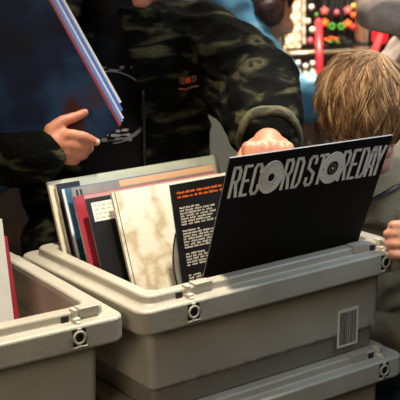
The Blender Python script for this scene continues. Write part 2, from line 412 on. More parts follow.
vo.matrix_world = Matrix.Translation(H_.location) @ Matrix.Rotation(-.2, 4, 'X') @ Matrix.Translation((.1365, .0052, .165)) @ Matrix.Rotation(-PI/2, 4, 'X')
tag(vo, 'black vinyl record slipping out of the left side of the text printed sleeve', 'record')

# the two sleeves in the left crate
for nm, (px, py), y, ln, ms, lab in (
    ('record_sleeve', (2, 219), 0, .12, [M['white'], M['cream']], 'white record sleeve standing in the nearly empty left crate'),
    ('record_sleeve', (7, 236), 0, .20, [M['redc'], M['redc']], 'red record sleeve behind the white one in the left crate')):
    # right edge of the top corner seen at px, py
    sz = S if px < 5 else .26; b = MB().box((-sz, 0, 0), (0, .004, sz), 0, None, 1); o = b.build(nm, ms)
    zt = Z0-.176+sz*cos(ln); dr = _f + (px-200)/FPX*RR - (py-200)/FPX*UU; p = CP+dr*((zt-CP.z)/dr.z)
    o.location = (p.x, p.y-sz*sin(ln), Z0-.176); o.rotation_euler = (-ln, 0, 0)
    tag(o, lab, 'record sleeve', 'record sleeves in the left crate')

# ------------------------------------------------------------------ the RECORD STORE DAY board
def board():
    yaw, lean, roll = -.1411, -.4465, -.0126
    X = Vector((cos(yaw)*cos(roll), sin(yaw)*cos(roll), -sin(roll))); U = Vector((-sin(yaw)*sin(lean), cos(yaw)*sin(lean), cos(lean))); U = (U-X*U.dot(X)).normalized(); N = U.cross(X)   # N points back
    N = X.cross(U)*-1
    if N.y < 0: N = -N
    TL = Vector((.17422, -.00044, .22+Z0))
    Mx = Matrix((( X.x, N.x, U.x, 0), (X.y, N.y, U.y, 0), (X.z, N.z, U.z, 0), (0, 0, 0, 1)))
    o = MB().box((0, 0, 0), (S, .003, S), 0, None, 1).build('record_divider', [M['blackp'], M['boarde']])
    o.matrix_world = Matrix.Translation(TL-U*S) @ Mx
    tag(o, 'black board lettered RECORD STORE DAY leaning over the front rim', 'record sleeve')
    zt, zb = S-.019, S-.019-.064
    def zz(f): return zb+(zt-zb)*f
    w, s = .0172, .0058
    G = {   # strokes of condensed block letters in a unit box
     'R': [[(0, 0), (0, 1), (.75, 1), (1, .88), (1, .6), (.75, .5), (0, .5)], [(.6, .5), (1, 0)]],
     'E': [[(1, 1), (0, 1), (0, 0), (1, 0)], [(0, .5), (.85, .5)]],
     'C': [[(1, .74), (1, .9), (.75, 1), (.25, 1), (0, .88), (0, .12), (.25, 0), (.75, 0), (1, .1), (1, .28)]],
     'D': [[(0, 0), (0, 1), (.65, 1), (1, .84), (1, .16), (.65, 0), (0, 0)]],
     'S': [[(1, .76), (1, .9), (.75, 1), (.25, 1), (0, .9), (0, .62), (1, .4), (1, .1), (.75, 0), (.25, 0), (0, .1), (0, .25)]],
     'T': [[(0, 1), (1, 1)], [(.5, 1), (.5, 0)]],
     'A': [[(0, 0), (.2, .85), (.35, 1), (.65, 1), (.8, .85), (1, 0)], [(.12, .32), (.88, .32)]],
     'Y': [[(0, 1), (.5, .45), (1, 1)], [(.5, .45), (.5, 0)]]}
    def stroke(b, pts, hw, y0, y1, mi):
        for (ax, az), (bx, bz) in zip(pts, pts[1:]):
            d = Vector((bx-ax, bz-az)); L = d.length; d /= L; nrm = Vector((-d.y, d.x))*hw; e = d*hw*.8
            P = [(ax-e.x+nrm.x, az-e.y+nrm.y), (bx+e.x+nrm.x, bz+e.y+nrm.y), (bx+e.x-nrm.x, bz+e.y-nrm.y), (ax-e.x-nrm.x, az-e.y-nrm.y)]
            b.prism(P, y0, y1, mi)
    b = MB(); cnt = 0
    for ch, c in (('R', .0115), ('E', .0320), ('C', .0520), ('R', .1130), ('D', .1345), ('S', .1600), ('T', .1800), ('R', .2290), ('E', .2490), ('D', .2690), ('A', .2865), ('Y', .3020)):
        c = c*.972+.0085
        ww = {'E': .0105, 'S': .0122, 'T': .0130, 'Y': .0124}.get(ch, .0120)
        for pl in G[ch]:
            pts = [(c-ww/2+u*ww, zz(.04+.92*f)) for u, f in pl]
            stroke(b, pts, .0026, -.0006, .0002, 0)
        b.build('letter', [M['silver'], M['silverd']], o); b = MB()
    # the two record shaped letters O
    for c, kind in ((.0865, 0), (.2065, 1)):
        d = MB(); zc = zz(.5)
        if kind == 0:
            d.ellipse(c, zc, .0225, .0335, -.0012, .0002, 0); d.ellipse(c, zc, .0058, .0080, -.0016, -.001, 2)
            for k in range(4): d.ring(c, zc, .0205-k*.0036, .0305-k*.0055, .0007, -.0015, -.001, 1, .4+k*.9, .4+k*.9+3.2)
        else:
            d.ellipse(c, zc, .0240, .0330, -.0012, .0002, 0); d.ellipse(c, zc, .0112, .0150, -.0016, -.001, 1); d.ellipse(c, zc, .0098, .0132, -.0018, -.0012, 2)
            d.ring(c, zc, .0065, .0088, .0012, -.0020, -.0016, 1); d.ellipse(c, zc, .0020, .0028, -.0022, -.0016, 0)
            for sx in (-.0185, .0175): d.ellipse(c+sx, zc, .0010, .0022, -.0016, -.001, 1, 10)
        d.build('record_letter', [M['silver'], M['silverd'], M['blackp']], o)
    return o
board()

# ------------------------------------------------------------------ people
def basis(fwd, up):
    f = Vector(fwd).normalized(); x = f.cross(Vector(up)).normalized(); u = x.cross(f)   # x = right of a person seen from behind
    return x, f, u, Matrix(((x.x, f.x, u.x), (x.y, f.y, u.y), (x.z, f.z, u.z)))
def head_prims(b, c, fwd, up, k=1.):
    x, f, u, B = basis(fwd, up); c = Vector(c)
    P = lambda a, d, e: c+(x*a+f*d+u*e)*k
    b.ell(P(0, -.008, .025), (.076*k, .094*k, .098*k), B)
    b.ell(P(0, .022, -.048), (.060*k, .066*k, .062*k), B)
    b.ell(P(0, .066, -.100), (.026*k, .020*k, .018*k), B)
    b.cap(P(-.04, .05, -.085), P(.04, .05, -.085), .026*k, .026*k)
    b.cap(P(0, .088, .012), P(0, .106, -.026), .008*k, .013*k)
    for s in (-1, 1):
        b.ell(P(s*.011, .098, -.031), (.008*k, .010*k, .007*k), B)
        b.ell(P(s*.079, -.004, -.012), (.009*k, .020*k, .031*k), B)
        b.cap(P(s*.014, .084, .026), P(s*.046, .074, .026), .009*k, .008*k)
        b.ell(P(s*.042, .060, -.030), (.022*k, .022*k, .020*k), B)
    b.ell(P(0, .086, -.058), (.026*k, .010*k, .006*k), B)
    b.ell(P(0, .084, -.069), (.022*k, .010*k, .007*k), B)
def face_bits(root, c, fwd, up, k=1., iris=None):
    x, f, u, B = basis(fwd, up); c = Vector(c); P = lambda a, d, e: c+(x*a+f*d+u*e)*k
    for s in (-1, 1):
        e = MB().ell(P(s*.031, .074, .004), (.0125*k,)*3, B, 0).ell(P(s*.031, .0815, .003), (.0058*k, .0058*k, .0058*k), B, 1, 12, 8).build('eye', [M['eyew'], M['iris']], None, True)
        wchild(e, root)
        l = MB().cap(P(s*.018, .090, .030), P(s*.046, .080, .032), .004*k, .0025*k).build('eyebrow', iris or M['hairm'], None, True); wchild(l, root)
    m_ = MB().ell(P(0, .0925, -.059), (.024*k, .006*k, .004*k), B).ell(P(0, .0905, -.0685), (.020*k, .006*k, .005*k), B).build('lips', M['lips'], None, True); wchild(m_, root)
def ptchain(*a): return [(at(p[0], p[1], p[2]), p[3]/100) for p in a]

def leg_prims(b, hip, foot_dir, side, r=(.085, .058, .042), spread=.09, knee=.0, x=None):
    x = x or HR; h = hip+x*side*spread
    kn = Vector((h.x, h.y, hip.z*.52))+foot_dir*knee; an = Vector((h.x, h.y, .09))
    b.chain([(h, r[0]), (kn, r[1]), (kn+(an-kn)*.35-foot_dir*.012, r[1]*1.02), (an, r[2])])
    toe = Vector((an.x, an.y, .035))+foot_dir*.16; heel = Vector((an.x, an.y, .035))-foot_dir*.04
    b.chain([(an, r[2]), (heel, .034)]); b.chain([(heel, .034), (toe, .034)]); b.chain([(an, r[2]*.9), (toe, .032)])
    return h, kn, an, heel, toe
def shoes(root, legs):
    for h, kn, an, heel, toe in legs:
        b = MB().chain([(heel+UP*.006, .042), (toe+UP*.003, .039)]).chain([(an-UP*.01, .050), (heel+UP*.01, .042)]).chain([(an-UP*.02, .046), ((an+toe)/2-UP*.01, .042)])
        blob(b, 'shoe', M['shoe'], .006, root, 2)

# ---- the man in the camouflage fleece
def man():
    head = at(136, -58, 229); hf = (-HF*.80-UP*.55+HR*.06).normalized(); hu = (UP*.83-HF*.55)
    neck = at(117, 20, 238); chest = at(112, 92, 243); belly = at(112, 175, 243)
    hip = at(112, 250, 243); hip.z = .96
    sl, sr = at(202, 36, 242), at(24, 38, 241)
    el, er = at(262, 84, 222), at(-34, 165, 226)
    wl, wr = at(270, 141, 200), at(36, 156, 204)
    root = empty('person', (hip.x, hip.y, 0))
    tag(root, 'man in a dark camouflage fleece jacket holding sleeves and reaching into the crate', 'person')
    x, f, u, B = basis(-HF, UP)
    b = MB(); head_prims(b, head, hf, hu)
    b.cap(head-hu.normalized()*.06-hf*.03, neck-UP*.02, .055, .06); b.cap(neck-UP*.01, chest, .06, .09)
    b.ell(chest, (.155, .095, .17), B); b.ell(belly, (.14, .09, .17), B); b.ell(hip, (.15, .095, .12), B)
    b.cap(sl, sr, .055, .055)
    b.chain([(sl, .052), (el, .040), (wl, .027)]); b.chain([(sr, .052), (er, .040), (wr, .027)])
    legs = [leg_prims(b, hip, -HF, s) for s in (-1, 1)]
    # his left hand reaches behind the black board
    b.chain(ptchain((268, 141, 200, 2.7), (268, 147, 192, 3.0), (268, 150, 187, 2.9)))
    b.ell(at(268, 147, 190.5), (.041, .034, .022), basis(-HF, UP)[3])
    for fx, kx, tx, r, l in ((250, 248, 249, .95, 0), (261, 259, 257, 1.0, 4), (273, 274, 270, 1.0, 3), (285, 288, 283, .9, -3)):
        b.chain(ptchain((fx, 148, 190, r+.35), (kx, 148, 183.5, r+.22), (kx, 166+l, 182.5, r), (tx, 181+l, 183.5, r*.86), (tx, 191+l, 185.5, r*.75)))
    b.chain(ptchain((248, 152, 195, 1.6), (240, 165, 191, 1.25), (243, 181, 189, 1.05), (247, 194, 188.5, .85)))
    # his right hand holds the bundle of sleeves
    b.chain(ptchain((36, 156, 204, 2.7), (48, 150, 203.2, 2.7), (55, 143, 203.2, 2.4)))
    b.chain(ptchain((52, 132, 203.5, 1.6), (56, 150, 203.5, 1.8)))
    b.chain(ptchain((49, 146, 203, 1.7), (51, 130, 202.6, 1.35), (62, 121, 203.0, 1.1), (75, 117, 203.7, 1.0), (85, 112.5, 204.1, .8)))
    b.chain(ptchain((56, 137, 203, 1.45), (70, 135, 202.4, 1.2), (84, 137, 203.2, 1.05), (96, 142, 205.0, .85)))
    b.chain(ptchain((56, 145, 203, 1.4), (71, 145, 202.6, 1.15), (84, 147, 204.2, 1.0), (90, 149, 207.8, .85), (86, 146, 210.5, .75)))
    b.chain(ptchain((56, 151, 203.3, 1.3), (69, 153, 203, 1.1), (80, 155, 204.8, .95), (84, 156, 208.2, .8), (80, 152, 210.6, .72)))
    b.chain(ptchain((55, 156, 203.8, 1.1), (66, 160, 203.8, .95), (74, 162, 205.5, .8), (76, 162, 208.5, .7)))
    blob(b, 'body', M['skinw'], .0042, root, 2)
    face_bits(root, head, hf, hu)
    n_ = MB().ell(at(98, 142, 204.3), (.0042, .003, .0055)).build('thumbnail', M['nail'], None, True); wchild(n_, root)
    # hair and beard
    hx, hff, huu, HB = basis(hf, hu)
    hb = MB().ell(head+huu*.035-hff*.022, (.083, .094, .098), HB).cap(head-hff*.07-huu*.02, head-hff*.055-huu*.07, .05, .04)
    blob(hb, 'hair', M['hairm'], .006, root, 2, folds(.003, 40))
    bd = MB().cap(head+hff*.052-huu*.088-hx*.045, head+hff*.058-huu*.098+hx*.045, .022, .022).ell(head+hff*.074-huu*.106, (.028, .02, .016), HB)
    # T-shirt
    s = MB().ell(chest+UP*.0, (.172, .112, .19), B).ell(belly, (.16, .105, .19), B).ell(hip+UP*.03, (.165, .108, .12), B).cap(neck-UP*.03, chest+UP*.04, .07, .105).cap(neck-UP*.03, neck+UP*.035-HF*.01, .072, .068).cap(sl-HR*.02, sr+HR*.02, .064, .064)
    shirt = blob(s, 't_shirt', M['shirt'], .006, root, 3, folds(.003, 8))
    # jacket, open in front
    j = MB().ell(chest, (.208, .132, .20), B).ell(belly, (.206, .128, .21), B).ell(hip+UP*.05, (.205, .13, .13), B).cap(at(200, 74, 241), at(234, 100, 224), .052, .050).cap(at(234, 100, 224), at(253, 130, 208), .050, .046).cap(at(181, 100, 242), at(184, 200, 243), .060, .062)
    j.cap(chest+UP*.06-HR*.08, chest+UP*.06+HR*.08, .118, .118); j.cap(chest+UP*.10, sl-UP*.01, .11, .082); j.cap(chest+UP*.10, sr-UP*.01, .11, .082); j.cap(sl, sr, .078, .078)
    j.chain([(sl, .082), (sl+(el-sl)*.5, .080), (el, .074), (el+(wl-el)*.5, .068), (wl+(el-wl)*.13, .057)])
    j.chain([(sr, .080), (er, .070), (er+(wr-er)*.55, .060), (wr+(wr-er).normalized()*.012, .046)])
    for k in range(12):
        a, a2 = 2*PI*k/12, 2*PI*(k+1)/12
        q = lambda w: neck+UP*(.015+.014*sin(w))+HR*.075*cos(w)+HF*(.07*sin(w)+.005)
        j.cap(q(a), q(a2), .026, .026)
    zu = (at(142, 110, 232)-hip).dot(HR); zl = (at(82, 110, 232)-hip).dot(HR)
    def cut(p, n):
        d = p-hip; uu, vv = d.dot(HR), d.dot(HF)
        if p.z > neck.z+.06 or p.z < .80: return False
        k_ = min(1, max(0, (p.z-chest.z)/.22))
        return zl+.05*k_ < uu < zu-.05*k_ and vv < .0
    fold = folds(.0065, 9, (1, 1, 1.5), 3.)
    jk = blob(j, 'jacket', M['camo'], .0055, root, 3, fold, cut, .004)
    # zip along the open edge
    bvh = BVHTree.FromPolygons([v.co for v in jk.data.vertices], [p.vertices[:] for p in jk.data.polygons])
    pts = []
    for k in range(26):
        z = 1.02+(chest.z+.02-1.02)*k/25; p = Vector((hip.x, hip.y, z))+HR*(zu+.004)
        h = bvh.ray_cast(p-HF*.5, HF)
        if h[0] is not None: pts.append(h[0]-HF*.002)
    if len(pts) > 3: wchild(MB().tube(pts, .0032, 0, 6).build('zip', M['strap'], None, True), root)
    # cuff of the reaching sleeve
    ax = (wl-el).normalized(); c0 = wl-ax*.030; a1 = ax.cross(UP).normalized(); b1 = ax.cross(a1)
    cf = MB(); rings = []
    for rad, dd in ((.050, 0), (.0600, .002), (.0620, .014), (.0595, .026), (.053, .030), (.049, .026), (.047, .010), (.045, -.01)):
        rings.append([c0+ax*dd+(a1*cos(2*PI*k/36)+b1*sin(2*PI*k/36))*rad*(1+.02*sin(5*2*PI*k/36)) for k in range(36)])
    cf.loft(rings, 0, False, False); wchild(cf.build('cuff', M['rib'], None, True), root)
    # trousers
    tr = MB().ell(hip-UP*.02, (.165, .11, .12), B)
    for h, kn, an, heel, toe in legs: tr.chain([(h, .098), (kn, .075), (an+UP*.03, .062)])
    blob(tr, 'trousers', M['trousers'], .009, root, 2, folds(.004, 8)); shoes(root, legs)
    # chest logo: an oval between sound arcs, and a row of tiny unreadable letters
    bpy.context.view_layer.update()
    L = MB(); L.ellipse(0, 0, .0070, .0072, 0, .0008, 0)
    for s in (-1, 1):
        for r_, dx in ((.0088, .0035), (.0090, .0085)):
            a0 = -1.1 if s > 0 else PI-1.1
            L.ring(s*dx, 0, r_, r_, .0014, 0, .0006, 1, a0, a0+2.2, 10)
    k = -.020
    while k < .019:
        w = random.uniform(.002, .0036); L.box((k, 0, -.0195), (k+w, .0006, -.0195+random.uniform(.0028, .0042)), 0 if -.014 < k < -.004 else 1); k += w+.001
    decal(L, 'chest_logo', [mat('logo_orange', (206, 84, 44), .7), mat('logo_pale', (178, 130, 110), .7)], jk, at(187.5, 76, 225), HR, UP, _f, root)
    # shirt print: a large thin ring, scribbled bands above and below
    R = .0085*0+.086; P_ = MB()
    P_.ring(0, 0, R, R*.92, .0026, 0, .0006, 0, -1.5, 2.4, 60); P_.ring(0, 0, R*.96, R*.84, .0012, 0, .0006, 0, 3.6, 5.6, 40)
    P_.ring(0, 0, R*.97, R*.88, .0040, 0, .0006, 0, 5.05, 6.0, 24)
    for row, (z, n, a) in enumerate(((.083, 7, 0), (.077, 6, 0), (-.052, 9, 1), (-.062, 8, 1), (-.071, 9, 0))):
        for q in range(n):
            u_ = -.03+random.uniform(0, .09); w = random.uniform(.004, .013)
            P_.box((u_, 0, z+random.uniform(-.003, .003)), (u_+w, .0006, z+random.uniform(.003, .006)), a)
    decal(P_, 'shirt_print', [M['print'], M['printw']], shirt, at(108, 106, 228), HR, UP, _f, root)
    return root
man()

# ---- bundle of sleeves in his hand
def bundle():
    br = at(120, 128, 207.0)
    e1 = (-HR*.455+UP*.885+HF*.06).normalized()      # along the right edge
    nrm = (HF*.985+HR*.05+UP*-.05); e2 = e1.cross(nrm).normalized()
    if e2.dot(HR) > 0: e2 = -e2
    nn = e1.cross(e2); nn = nn if nn.dot(HF) > 0 else -nn
    out = -e2
    specs = [(0, 0, M['navy'], M['tealc'], 'large dark navy record sleeve, front one of the bundle in his hand', .004),
             (.0045, .007, M['redc'], M['redc'], 'red record sleeve held just behind the dark navy one', .003),
             (.0100, .011, M['lblue'], M['lblue'], 'light blue record sleeve in the middle of the held bundle', .003),
             (.0130, .015, M['whitee'], M['whitee'], 'white record sleeve between two blue ones in the held bundle', .002),
             (.0185, .018, M['mblue'], M['mblue'], 'mid blue record sleeve second from the back of the held bundle', .003),
             (.0225, .022, M['whitee'], M['cream'], 'white record sleeve at the back of the held bundle', .004)]
    for i, (off, dep, a, c, lab, th) in enumerate(specs):
        o = MB().box((0, 0, 0), (S, th, S), 0, None, 1).build('record_sleeve', [a, c])
        up_ = .004*i if i < 3 else (.012+.014*(i-3)); 
        org = br+out*off+nn*dep+e1*(up_)+e2*S
        X = -e2; Mx = Matrix(((X.x, nn.x, e1.x, org.x), (X.y, nn.y, e1.y, org.y), (X.z, nn.z, e1.z, org.z), (0, 0, 0, 1)))
        o.matrix_world = Mx
        tag(o, lab, 'record sleeve', 'record sleeves in the man\'s hand')
bundle()

# ---- the child
def child():
    head = at(363, 117, 213); hf = (-HF*.78-UP*.62-HR*.08).normalized(); hu = (UP*.78-HF*.62)
    k = .94
    neck = at(366, 150, 229); chest = at(378, 200, 234); hip = at(380, 290, 236); hip.z = Z0-.30
    sr, sl = at(322, 176, 233), at(432, 180, 234)
    er, el = at(300, 252, 236), at(462, 262, 222)
    wr, wl = at(318, 268, 221), at(424, 240, 200)
    er = at(296, 235, 244); wr = at(322, 262, 246)
    root = empty('person', (hip.x, hip.y, 0))
    tag(root, 'blond child in a khaki vest bending over the crate and gripping its rim', 'person')
    x, f, u, B = basis(-HF, UP)
    b = MB(); head_prims(b, head, hf, hu, k)
    b.cap(head-hu.normalized()*.045-hf*.035, neck, .046, .05); b.cap(neck, chest, .05, .075)
    b.ell(chest, (.115, .078, .13), B); b.ell((chest+hip)/2, (.105, .075, .15), B); b.ell(hip, (.115, .08, .09), B); b.cap(sl, sr, .04, .04)
    b.chain([(sl, .038), (el, .030), (wl, .022)]); b.chain([(sr, .038), (er, .030), (wr, .022)])
    # idle hand behind the crate, slightly curled
    hd = (HF*.1-UP*.9+HR*.3).normalized(); b.cap(wr, wr+hd*.055, .022, .026)
    for q in range(4):
        s0 = wr+hd*.06+HR*(-.021+.014*q); b.chain([(s0, .0085), (s0+hd*.028-HF*.006, .0075), (s0+hd*(.046+.004*(q in (1, 2)))-HF*.018, .0065)])
    b.chain([(wr+hd*.02-HR*.02, .011), (wr+hd*.045-HR*.04-HF*.01, .008), (wr+hd*.065-HR*.042-HF*.018, .007)])
    # gripping hand: four stacked fingers on the end of the rim
    b.chain(ptchain((424, 240, 200, 2.3), (414, 241, 198.5, 2.4), (408, 241, 198, 2.2)))
    for (ty, tx, ky, r) in ((225, 391, 229, .92), (233.5, 386.5, 236, .98), (244, 387.5, 244, .98), (255, 389.5, 251, .92)):
        b.chain(ptchain((412, ky, 198.5, r+.2), (401, ty, 197.3, r+.04), (394, ty, 197.3, r), (tx+.5, ty+.2, 198.2, r*.86)))
    b.chain(ptchain((416, 232, 199, 1.3), (411, 222, 201.5, 1.0), (403, 222, 204.5, .85), (397, 226, 206.2, .75)))
    legs = [leg_prims(b, hip, -HF, s, (.066, .046, .034), .065) for s in (-1, 1)]
    blob(b, 'body', M['skin'], .0040, root, 2)
    face_bits(root, head, hf, hu, k, M['hairr'])
    # clothes
    v_ = MB().ell(chest, (.138, .1, .14), B).ell((chest+hip)/2, (.13, .098, .17), B).ell(hip+UP*.03, (.138, .102, .09), B).cap(sl-HR*.015, sr+HR*.015, .054, .054).cap(neck-UP*.02, chest, .062, .085)
    vest = blob(v_, 'vest', M['khaki'], .006, root, 2, folds(.008, 13, (1, 1, 1), 8.))
    for (s_, e_, w_) in ((sl, el, wl), (sr, er, wr)):
        a = MB().chain([(s_, .052), (e_, .047), (e_+(w_-e_)*.6, .043), (w_+(e_-w_)*.06, .036)]); blob(a, 'sleeve', M['bgrey'], .006, root, 2, folds(.005, 16))
    tr = MB().ell(hip-UP*.02, (.128, .095, .09), B)
    for h, kn, an, heel, toe in legs: tr.chain([(h, .078), (kn, .060), (an+UP*.03, .052)])
    blob(tr, 'jeans', M['jeans'], .008, root, 2, folds(.005, 12)); shoes(root, legs)
    # bag strap across the chest
    st = [at(352, 207, 222), at(364, 203.5, 221.5), at(380, 196, 221.5), at(396, 187, 223), at(412, 178, 227), at(424, 168, 233)]
    wchild(MB().tube(st, .0085, 0, 8, .35).build('strap', M['strap'], None, True), root)
    # hair: a cap and combed locks from the crown
    hx, hff, huu, HB = basis(hf, hu)
    cc = head+huu*.030*k-hff*.014*k; rad = Vector((.088, .102, .100))*k
    hc = MB().ell(cc, rad, HB)
    blob(hc, 'hair', M['hairb'], .005, root, 1, folds(.002, 60), lambda p, n: ((p-head).dot(hff) > .055 and (p-head).dot(huu) < .012) or (p-head).dot(huu) < -.060)
    lk = MB(); crown = (huu*.74-hff*.58+hx*-.30).normalized()
    ta = crown.cross(hff).normalized(); tb = crown.cross(ta)
    for i in range(330):
        a = random.uniform(0, 2*PI); t0 = random.uniform(.0, 1.35); ln = random.uniform(.75, 1.35); sw = random.uniform(.5, 1.3)
        lift = random.uniform(.0, .10); wob = random.uniform(-.5, .5); mi = random.randrange(4); flick = random.uniform(0, .20)
        for st_ in range(9):
            oa, ot = random.gauss(0, .045), random.gauss(0, .05); pts = []; rs = []; n = 9
            for q in range(n):
                s = q/(n-1); th = t0+ot+ln*s; aa = a+oa*(1-.5*s)/max(.35, sin(min(th, 1.5)))+sw*th*.5+wob*s*s
                d = crown*cos(th)+(ta*cos(aa)+tb*sin(aa))*sin(th)
                loc = Vector((d.dot(hx)*rad.x, d.dot(hff)*rad.y, d.dot(huu)*rad.z))
                p = cc+HB@(loc*(1.01+lift*s*(1-.6*s)+flick*s**3+.012*(st_ % 3)))
                if (p-head).dot(hff) > .062 and (p-head).dot(huu) < .006: break
                if (p-head).dot(huu) < -.078: break
                pts.append(p); rs.append(.0013*(1-.75*s*s))
            if len(pts) > 2: lk.tube(pts, rs, mi if st_ % 4 else (mi+1) % 4, 3)
    wchild(lk.build('hair_locks', [mat('blond_lock', c_, .6, nscale=14, namt=.15) for c_ in ((150, 108, 66), (176, 132, 84), (204, 164, 112), (116, 82, 48))], None, True, False), root)['kind'] = 'stuff'
child()

# ---- background people
def bg_person(label, head, hf, hu, neck, chest, hip, sl, sr, el, er, wl, wr, face_dir, coat, hairm, cuff_r=.062, amp=.009, seed=0., skin=None, arm_r=(.082, .074, .062)):
    root = empty('person', (hip.x, hip.y, 0)); tag(root, label, 'person')
    x, f, u, B = basis(face_dir, UP)
    b = MB(); head_prims(b, head, hf, hu)
    b.cap(head-Vector(hu).normalized()*.06-Vector(hf)*.03, neck, .055, .06); b.cap(neck, chest, .06, .09)
    b.ell(chest, (.15, .095, .17), B); b.ell((chest+hip)/2, (.14, .09, .19), B); b.ell(hip, (.15, .095, .12), B); b.cap(sl, sr, .055, .055)
    for s_, e_, w_ in ((sl, el, wl), (sr, er, wr)):
        b.chain([(s_, .050), (e_, .032), (w_, .025)])
        hd = (w_-e_).normalized(); sd = hd.cross(UP); sd = sd.normalized() if sd.length > .1 else HR
        b.cap(w_, w_+hd*.07, .026, .034)
        for q in range(4):
            s0 = w_+hd*.075+sd*(-.03+.02*q); dn = hd.cross(sd)*-.02
            b.chain([(s0, .0105), (s0+hd*.036+dn*.3, .0095), (s0+hd*(.062+.006*(q in (1, 2)))+dn, .0082)])
        b.chain([(w_+hd*.03+sd*.03, .014), (w_+hd*.06+sd*.055, .0105), (w_+hd*.085+sd*.06, .009)])
    fd = Vector(face_dir).normalized()
    legs = [leg_prims(b, hip, fd, s, x=x) for s in (-1, 1)]
    blob(b, 'body', skin or M['skin'], .0055, root, 2); face_bits(root, head, hf, hu)
    hx, hff, huu, HB = basis(hf, hu)
    hb = MB().ell(head+huu*.03-hff*.02, (.090, .102, .106), HB).cap(head-hff*.065-huu*.01, head-hff*.06-huu*.09, .055, .045)
    blob(hb, 'hair', hairm, .007, root, 2, folds(.005, 30))
    j = MB().ell(chest, (.195, .135, .20), B).ell((chest+hip)/2, (.19, .13, .22), B).ell(hip+UP*.03, (.195, .135, .13), B).cap(sl, sr, .08, .08).cap(neck-UP*.03, chest, .078, .12)
    for s_, e_, w_ in ((sl, el, wl), (sr, er, wr)): j.chain([(s_, arm_r[0]), (e_, arm_r[1]), (w_+(e_-w_)*.06, cuff_r-.012)])
    blob(j, 'jacket', coat, .0065, root, 2, folds(amp, 9, (1, 1, 1), seed))
    tr = MB().ell(hip-UP*.02, (.165, .11, .12), B)
    for h, kn, an, heel, toe in legs: tr.chain([(h, .098), (kn, .075), (an+UP*.03, .062)])
    blob(tr, 'trousers', M['trousers'], .010, root, 2, folds(.004, 8)); shoes(root, legs)
    return root
hp = at(100, 300, 335); hp.z = .92
bg_person('person in a light blue nylon jacket bending over behind the man', at(268, -8, 306), (HF*.8-UP*.5+HR*.15).normalized(), (UP*.8+HF*.5),
          at(240, -6, 310), at(200, 22, 316), hp, at(222, 8, 300), at(212, -10, 330), at(285, 96, 300), at(238, 50, 345), at(352, 100, 292), at(205, 80, 350),
          (HR*.97-HF*.2).normalized(), M['nylon'], M['hairr'], .060, .014, 4., arm_r=(.074, .062, .058))
hp = at(452, 300, 285); hp.z = .93
bg_person('person in a grey wool coat at the top right corner with a raised elbow', at(458, -62, 282), (-HR*.9+HF*.3-UP*.2).normalized(), UP,
          at(458, -20, 284), at(452, 84, 285), hp, at(428, 14, 272), at(490, 24, 305), at(379, 10, 266), at(510, 120, 300), at(410, -70, 280), at(480, 150, 290),
          (-HR*.5-HF*.85).normalized(), M['greyj'], M['hairm'], .055, .016, 9., arm_r=(.062, .043, .043))

# ------------------------------------------------------------------ the craft display behind
CT = at(300, 100, 385).z
def rb(px, d): return (at(px, 100, d)-CP).dot(HR), (at(px, 100, d)-CP).dot(HF)
cabx0, cabx1 = rb(258, 372)[0], rb(378, 372)[0]; cy0 = rb(300, 372)[1]
def rT(): return roomT()
cab = empty('display_cabinet', (roomT()@Vector(((cabx0+cabx1)/2, cy0+.22, 0)))); cab.rotation_euler.z = RZ
tag(cab, 'dark wooden display cabinet with a pale top carrying the craft goods', 'cabinet')
w2 = (cabx1-cabx0)/2
MB().box((-w2, -.2, .08), (w2, .22, CT-.03)).build('cabinet_body', M['wood'], cab)
MB().box((-w2-.01, -.22, CT-.03), (w2+.01, .23, CT)).build('countertop', M['cabtop'], cab)
MB().box((-w2+.03, -.17, 0), (w2-.03, .2, .08)).build('plinth', M['blackj'], cab)
for k in range(2):
    dr = MB().box((-w2+.01+k*w2, -.212, .1), (k*w2-.01, -.2, CT-.05)).build('door', M['wood'], cab)
    MB().tube([(-.03+k*.06, -.235, CT-.25), (-.03+k*.06, -.235, CT-.12)], .005).build('handle', M['blackr'], dr, True)
pp = at(222, 97, 296); pw = .07
pd = empty('display_pedestal', (pp.x, pp.y, 0)); pd.rotation_euler.z = RZ; tag(pd, 'cream pedestal seen in the gap between the man and his reaching sleeve', 'pedestal')
MB().box((-pw, -.1, .06), (pw, .12, pp.z-.02)).build('pedestal_body', M['cab'], pd)
MB().box((-pw-.01, -.11, pp.z-.02), (pw+.01, .13, pp.z)).build('pedestal_top', M['cab'], pd)
MB().box((-pw+.01, -.09, 0), (pw-.01, .11, .06)).build('plinth', M['blackj'], pd)
# backing panel and rail frame standing on the cabinet
fr = empty('display_rack', at(322, 100, 392)); fr.location.z = CT; fr.rotation_euler.z = RZ
tag(fr, 'metal display rack on the cabinet carrying necklaces and ribbons', 'rack')
S385 = 3.85/FPX
def lx(px): return (at(px, 50, 385)-fr.location).dot(HR)
def lz(py): return at(320, py, 385).z-CT
top = lz(-28)
for px in (281, 368): MB().tube([(lx(px), .0, 0), (lx(px), .0, top)], .006).build('post', M['chrome'], fr, True)
MB().tube([(lx(281), 0, top), (lx(368), 0, top)], .006).build('crossbar', M['chrome'], fr, True)
MB().box((lx(284), -.055, lz(53)), (lx(372), .005, lz(50))).tube([(lx(284), -.055, lz(44)), (lx(284), -.06, lz(52)), (lx(290), -.062, lz(52.5)), (lx(372), -.062, lz(49))], .005).build('shelf', M['chrome'], fr, True)
MB().box((lx(354), .012, lz(60)), (lx(366), .018, top)).build('backing_panel', M['brownp'], fr)
def fp(px, py, off): return fr.location+HR*lx(px)+UP*lz(py)+HF*off
GN = 'things hanging on the craft display'
